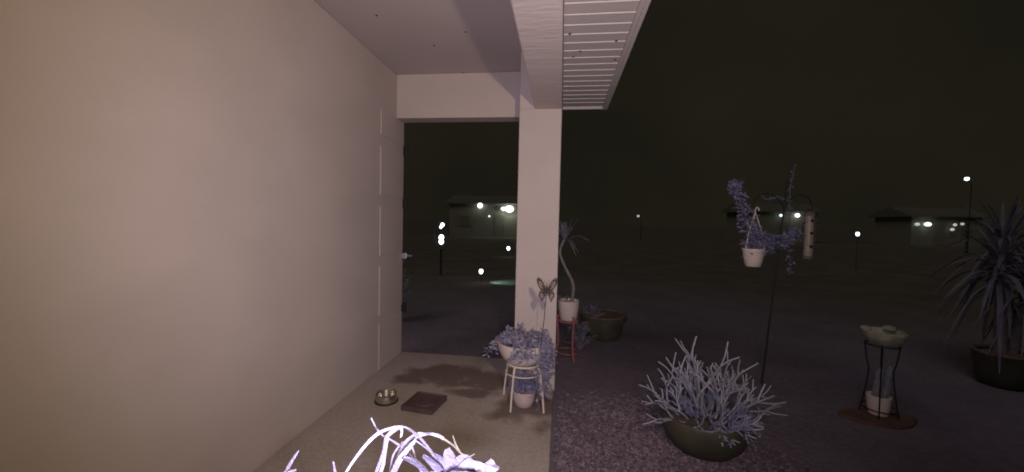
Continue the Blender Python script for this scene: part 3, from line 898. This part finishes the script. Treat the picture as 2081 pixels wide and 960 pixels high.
# ------------------------------------------------------------------ yucca in dark pot
yc = thing("yucca_plant", "tall spiky yucca with drooping blades in dark round pot", "potted plant", (4.17, 4.22, GZ))
MB().lathe([(0.14, 0.0), (0.16, 0.015), (0.185, 0.13), (0.2, 0.25), (0.21, 0.30), (0.2, 0.308), (0.19, 0.285), (0.0, 0.28)], 40).build("pot", "dark_pot", yc)
MB().lathe([(0.211, 0.300), (0.209, 0.318), (0.194, 0.322), (0.185, 0.30)], 40).build("rim", "rim_brown", yc)
MB().lathe([(0.187, 0.288), (0.1, 0.31), (0.0, 0.32)], 24).build("soil", "rim_brown", yc)
heads = [((-0.06, 0.0), 1.22, 0.05), ((0.10, -0.03), 1.05, 0.04), ((0.03, 0.08), 1.40, 0.04)]
for (hx, hy), hh, rr in heads:
    MB().tube(smooth_path([(hx * 0.5, hy * 0.5, 0.28), (hx * 0.8, hy * 0.8, hh * 0.6), (hx * 1.4, hy * 1.4, hh)], 4), rr, rr * 0.7, 10).build("trunk", "trunk", yc)
    for k in range(46):
        a = k * 2.399 + hx
        t = k / 45
        e = 1.35 - 2.3 * t + rnd(-.15, .15)
        d = Vector((math.cos(a) * math.cos(e), math.sin(a) * math.cos(e), math.sin(e)))
        b0 = Vector((hx * 1.4, hy * 1.4, hh - 0.28 * t))
        L_ = rnd(0.40, 0.60)
        sag = 0.05 + 0.32 * t
        MB().blade([b0, b0 + d * L_ * 0.5, b0 + d * L_ + Vector((0, 0, -sag))], rnd(0.026, 0.036), across=(-d.y + 0.01, d.x, 0.1)).build("leaf", "leaf_yucca", yc)

# ------------------------------------------------------------------ foreground plant on pedestal
FOREGROUND = [
    ('strap', [(-0.171, 0.62, 0.947), (-0.189, 0.608, 0.988), (-0.197, 0.596, 1.013), (-0.204, 0.584, 1.033), (-0.217, 0.572, 1.054), (-0.23, 0.56, 1.067), (-0.244, 0.548, 1.07), (-0.26, 0.536, 1.066), (-0.276, 0.524, 1.049), (-0.293, 0.512, 1.021), (-0.295, 0.5, 1.0)], 0.0075),
    ('strap', [(-0.278, 0.62, 0.936), (-0.265, 0.611, 0.964), (-0.247, 0.603, 1.004), (-0.234, 0.594, 1.025), (-0.212, 0.586, 1.043), (-0.194, 0.577, 1.051), (-0.177, 0.569, 1.054), (-0.165, 0.56, 1.054)], 0.0085),
    ('twig', [(-0.165, 0.56, 1.054), (-0.149, 0.558, 1.046), (-0.139, 0.555, 1.039), (-0.125, 0.552, 1.036), (-0.116, 0.55, 1.042)], 0.003),
    ('twig', [(-0.139, 0.555, 1.039), (-0.145, 0.552, 1.053), (-0.149, 0.55, 1.066)], 0.003),
    ('strap', [(-0.294, 0.6, 0.948), (-0.286, 0.593, 0.97), (-0.271, 0.586, 1.008), (-0.263, 0.579, 1.037), (-0.245, 0.571, 1.056), (-0.236, 0.564, 1.064), (-0.23, 0.557, 1.061), (-0.229, 0.55, 1.056)], 0.006),
    ('strap', [(-0.22, 0.64, 0.929), (-0.249, 0.645, 0.971), (-0.278, 0.65, 0.987), (-0.31, 0.655, 0.999), (-0.33, 0.66, 1.022)], 0.006),
    ('strap', [(-0.264, 0.58, 0.96), (-0.243, 0.56, 0.995), (-0.223, 0.54, 1.032), (-0.194, 0.52, 1.072)], 0.009),
    ('strap', [(-0.293, 0.66, 0.908), (-0.293, 0.664, 0.935), (-0.288, 0.668, 0.958), (-0.267, 0.672, 0.98), (-0.256, 0.676, 0.958), (-0.251, 0.68, 0.936)], 0.004),
    ('strap', [(-0.40, 0.52, 0.982), (-0.39, 0.52, 1.006), (-0.382, 0.52, 1.021), (-0.371, 0.52, 1.039)], 0.006),
    ('strap', [(-0.327, 0.55, 0.97), (-0.331, 0.55, 0.993), (-0.335, 0.55, 1.009)], 0.006),
    ('strap', [(-0.364, 0.5, 1.004), (-0.36, 0.5, 1.025)], 0.008),
    ('strap', [(-0.169, 0.66, 0.921), (-0.2, 0.66, 0.955), (-0.221, 0.66, 0.973), (-0.244, 0.66, 0.987)], 0.006),
    ('strap', [(-0.267, 0.57, 0.967), (-0.263, 0.57, 1.002), (-0.259, 0.57, 1.032), (-0.256, 0.57, 1.044)], 0.0065),
    ('broad', [(-0.193, 0.58, 0.972), (-0.195, 0.56, 1.008), (-0.203, 0.54, 1.031), (-0.21, 0.52, 1.046)], 0.016),
    ('broad', [(-0.16, 0.58, 0.975), (-0.172, 0.573, 0.998), (-0.184, 0.567, 1.016), (-0.196, 0.56, 1.027)], 0.016),
    ('broad', [(-0.165, 0.6, 0.961), (-0.162, 0.593, 0.986), (-0.16, 0.587, 1.008), (-0.162, 0.58, 1.029)], 0.018),
    ('broad', [(-0.165, 0.6, 0.965), (-0.156, 0.593, 0.989), (-0.143, 0.587, 1.008), (-0.133, 0.58, 1.021)], 0.013),
    ('broad', [(-0.16, 0.58, 0.975), (-0.14, 0.57, 0.999), (-0.114, 0.56, 1.022), (-0.095, 0.55, 1.026), (-0.081, 0.54, 1.028)], 0.02),
    ('broad', [(-0.179, 0.62, 0.951), (-0.178, 0.62, 0.968), (-0.186, 0.62, 0.985), (-0.199, 0.62, 0.994)], 0.017),
    ('broad', [(-0.163, 0.54, 1.002), (-0.142, 0.527, 1.022), (-0.121, 0.513, 1.038), (-0.095, 0.5, 1.042)], 0.014),
]
FB = Vector((-0.22, 0.62, 0.0))
sp = thing("strap_leaf_plant", "brightly lit pale plant with arching strap leaves and broad leaf rosette", "potted plant", FB)
MB().lathe([(0.075, 0.72), (0.085, 0.725), (0.105, 0.88), (0.11, 0.89), (0.104, 0.893), (0.096, 0.87), (0.0, 0.865)], 28).build("pot", "pink_pot", sp)
MB().lathe([(0.14, 0.0), (0.14, 0.02), (0.04, 0.05), (0.035, 0.66), (0.12, 0.70), (0.12, 0.72), (0.0, 0.72)], 24).build("pedestal", "iron", sp)
for kind, pts, w in FOREGROUND:
    P = [Vector(p) - FB for p in pts]
    if kind != "twig":
        P = [Vector((max(-0.07, min(0.05, P[0].x * 0.55)), (P[0].y) * 0.4, 0.87))] + P
    if kind == "broad":
        prof = lambda k: 0.3 + 0.7 * min(1, max(0, (k - 0.15) * 2.2)) if k < 0.7 else max(0.12, math.sqrt(max(0, 1 - ((k - 0.7) / 0.3) ** 2)))
        MB().blade(P, w * 1.45, 0.0012, prof).build("broad_leaf", "leaf_broad", sp)
    elif kind == "twig":
        MB().tube(smooth_path(P, 4), w * 0.5, w * 0.25, 6).build("twig", "twig", sp)
    else:
        MB().blade(P, w * 1.2, 0.0012, lambda k: 0.8 if k < 0.75 else 0.8 * (1 - (k - 0.75) / 0.25 * 0.55)).build("strap_leaf", "leaf_near", sp)

# ------------------------------------------------------------------ bush outside the opening
bu = thing("garden_bush", "dim bluish bush growing just outside the wall corner", "bush", (-2.30, 5.2, GZ))
bm = MB()
for k in range(60):
    a = rnd(0, 6.28)
    t = Vector((math.cos(a) * rnd(0.05, 0.34), math.sin(a) * rnd(0.05, 0.3), rnd(0.3, 1.0)))
    bm.tube([(0, 0, 0), t * 0.5 + Vector((0, 0, 0.1)), t], 0.005, 0.002, 5)
    for q in range(12):
        bm.leaf(t * rnd(0.45, 1), (rnd(-1, 1), rnd(-1, 1), rnd(-.3, 1)), rnd(0.03, 0.08), rnd(0.015, 0.03))
bm.build("foliage", "leaf_dim", bu, smooth=False, kind="stuff")

# ------------------------------------------------------------------ distant lights and houses
def bulb(r, sz=1.0):
    return MB().lathe([(r * math.sin(math.pi * i / 8) + (1e-6), -r * sz * math.cos(math.pi * i / 8)) for i in range(9)], 14)

def glow(name, parent, loc, energy, color, radius=0.05):
    d = bpy.data.lights.new(name, "POINT")
    d.energy, d.color, d.shadow_soft_size = energy, color, radius
    o = bpy.data.objects.new(name, d)
    COL.objects.link(o)
    o.parent = parent
    o.location = loc
    return o

def path_light(loc, h, r, mat, label, group=None):
    t = thing("path_light", label, "path light", (loc[0], loc[1], GZ), group)
    MB().tube([(0, 0, -0.02), (0, 0, h - r * 1.2)], 0.007, n=7).build("stake", "iron", t)
    bulb(r, 1.3).build("lamp", mat, t, (0, 0, h))
    MB().lathe([(r * 1.25, r * 1.15), (r * 1.1, r * 1.35), (0.0, r * 1.7)], 16).build("cap", "iron", t, (0, 0, h))
    return t
p1 = path_light((-1.83, 9.0), 0.26, 0.048, "glow_white", "small lit path light beside a greenish pool of light")
sl = bpy.data.lights.new("pool_glow", "SPOT")
sl.energy, sl.color, sl.spot_size, sl.spot_blend, sl.shadow_soft_size = 24, (0.55, 1.0, 0.85), R(80), 1.0, 0.03
so = bpy.data.objects.new("pool_glow", sl)
COL.objects.link(so)
so.parent = p1
so.location = (0.06, 0.0, 0.30)
so.rotation_euler = Vector((0.5, 0.2, -0.3)).to_track_quat("-Z", "Y").to_euler()
path_light((-2.13, 16.0), 0.34, 0.065, "glow_white", "lit path light on the lawn before the far porch house")
path_light((10.18, 15.0), 1.28, 0.055, "glow_white", "single lit lamp on a tall stake out on the dark lawn")

ln = thing("spot_post", "garden post lantern with two glowing violet-white spots", "marker", (-3.11, 10.0, GZ))  # made-up lamp body; emission stands in for two reflector-like spots
MB().tube([(0, 0, -0.05), (0, 0, 0.70)], 0.03, 0.025, 8).build("post", "iron", ln)
MB().lathe([(0.10, 0.68), (0.10, 0.70), (0.0, 0.70)], 16).build("tray", "iron", ln)
bulb(0.062, 1.15).build("lamp", "glow_violet", ln, (0, 0, 0.87))
bulb(0.065, 1.1).build("lamp", "glow_violet", ln, (0.0, 0, 0.98))
bulb(0.045, 1.2).build("lamp", "glow_violet", ln, (0.025, 0, 1.31))
bulb(0.032, 1.2).build("lamp", "glow_violet", ln, (-0.02, 0, 1.25))
for s in (-1, 1):
    MB().tube(smooth_path([(s * 0.09, 0, 0.70), (s * 0.19, 0, 1.0), (s * 0.16, 0, 1.25), (0, 0, 1.42)], 4), 0.012, n=6).build("cage_bar", "iron", ln)

def far_house(loc, w, d, h, label, lamps, windows, door, roof_h=0.9, porch=0.3):
    t = thing("far_house", label, "house", loc)
    MB().box(-w / 2, w / 2, 0, d, 0, h).build("wall", "far_wall", t)
    rf = MB().prism([(-porch, h), (d / 2, h + roof_h), (d + 0.5, h), (d + 0.5, h - 0.12), (-porch, h - 0.12)], "x", -w / 2 - 0.4, w / 2 + 0.4)
    rf.build("roof", "far_roof", t, (0, 0, 0.125))
    for (x, z, ww, hh) in windows:
        f = MB().box(x - ww / 2, x + ww / 2, -0.05, -0.002, z, z + hh).build("window", "far_trim", t)
        MB().box(x - ww / 2 + 0.06, x - 0.02, -0.06, -0.051, z + 0.06, z + hh - 0.06).build("pane", "far_glass", f)
        MB().box(x + 0.02, x + ww / 2 - 0.06, -0.06, -0.051, z + 0.06, z + hh - 0.06).build("pane", "far_glass", f)
    dr = MB().box(door - 0.45, door + 0.45, -0.06, -0.003, 0, 2.05).build("door", "far_door", t)
    bulb(0.035).build("handle", "far_trim", dr, (door + 0.36, -0.09, 1.0))
    for (x, y_, z, r, sx, mat, en) in lamps:
        lm = bulb(r).build("porch_lamp", mat, t, (x, y_, z))
        lm.scale = (sx, 1, 1)
        MB().box(-0.02, 0.02, 0.0, abs(y_) - 0.004, r * 0.9, r * 1.1 + 0.02).build("bracket", "iron", lm)
        if en:
            glow("porch_glow", t, (x, y_ - r - 0.14, z - 0.05), en, (0.85, 0.95, 1.0))
    return t
far_house((-6.05, 36.4, GZ), 9.0, 6.0, 3.0, "dark house with two bright porch lamps beyond the opening",
          [(-1.51, -0.3, 2.88, 0.23, 1.0, "glow_white", 2.5), (1.25, -0.3, 2.61, 0.30, 1.3, "glow_white", 40), (0.72, -0.3, 2.62, 0.15, 1.6, "glow_white", 0), (-0.62, -0.3, 1.90, 0.09, 1.0, "glow_cool", 0)],
          [(-3.0, 0.9, 1.2, 1.1), (3.2, 0.9, 1.2, 1.1)], 0.3)
far_house((21.9, 42.6, GZ), 6.5, 5.0, 3.0, "dark house with two porch lamps behind the hanging pot",
          [(-0.22, -0.3, 2.68, 0.13, 1.0, "glow_cool", 1.0), (1.30, -0.3, 2.72, 0.18, 1.1, "glow_white", 4)],
          [(-2.4, 0.9, 1.2, 1.1), (2.4, 0.9, 1.2, 1.1)], 0.3)
far_house((36.6, 42.6, GZ), 6.0, 4.5, 2.8, "small dark house with cool lit lamp beyond the yucca",
          [(-1.85, -0.3, 2.10, 0.20, 1.5, "glow_cool", 3), (-2.75, -0.3, 2.08, 0.16, 1.3, "glow_dim", 0), (0.45, -0.3, 2.1, 0.14, 1.0, "glow_dim", 0), (0.25, -0.3, 1.65, 0.14, 1.2, "glow_dim", 0)],  # dim glows at the right stand in for faintly lit shrubs
          [(1.7, 0.8, 1.1, 1.1)], -0.7)

def lamp_post(loc, h, r, mat, label):
    t = thing("lamp_post", label, "lamp post", (loc[0], loc[1], GZ))
    MB().tube([(0, 0, -0.1), (0, 0, h)], 0.03, 0.022, 8).tube([(0, 0, h - 0.05), (-0.3, 0, h + 0.02)], 0.018, n=7).build("pole", "iron", t)
    MB().lathe([(r * 1.6, r * 0.7), (r * 1.2, r * 1.2), (0.0, r * 1.4)], 14).build("shade", "iron", t, (-0.3, 0, h - 0.02 - r * 0.3))
    bulb(r).build("lamp", mat, t, (-0.3, 0, h - 0.02 - r * 0.3))
lamp_post((7.78, 40.0), 2.35, 0.13, "glow_dim", "short lamp post with faint lamp on the far lawn")
lamp_post((27.1, 30.0), 5.05, 0.12, "glow_white", "tall street lamp post with bright lamp above the yucca")
lamp_post((27.9, 31.0), 2.05, 0.10, "glow_dim", "low lamp post with dim lamp beside the tall street lamp")
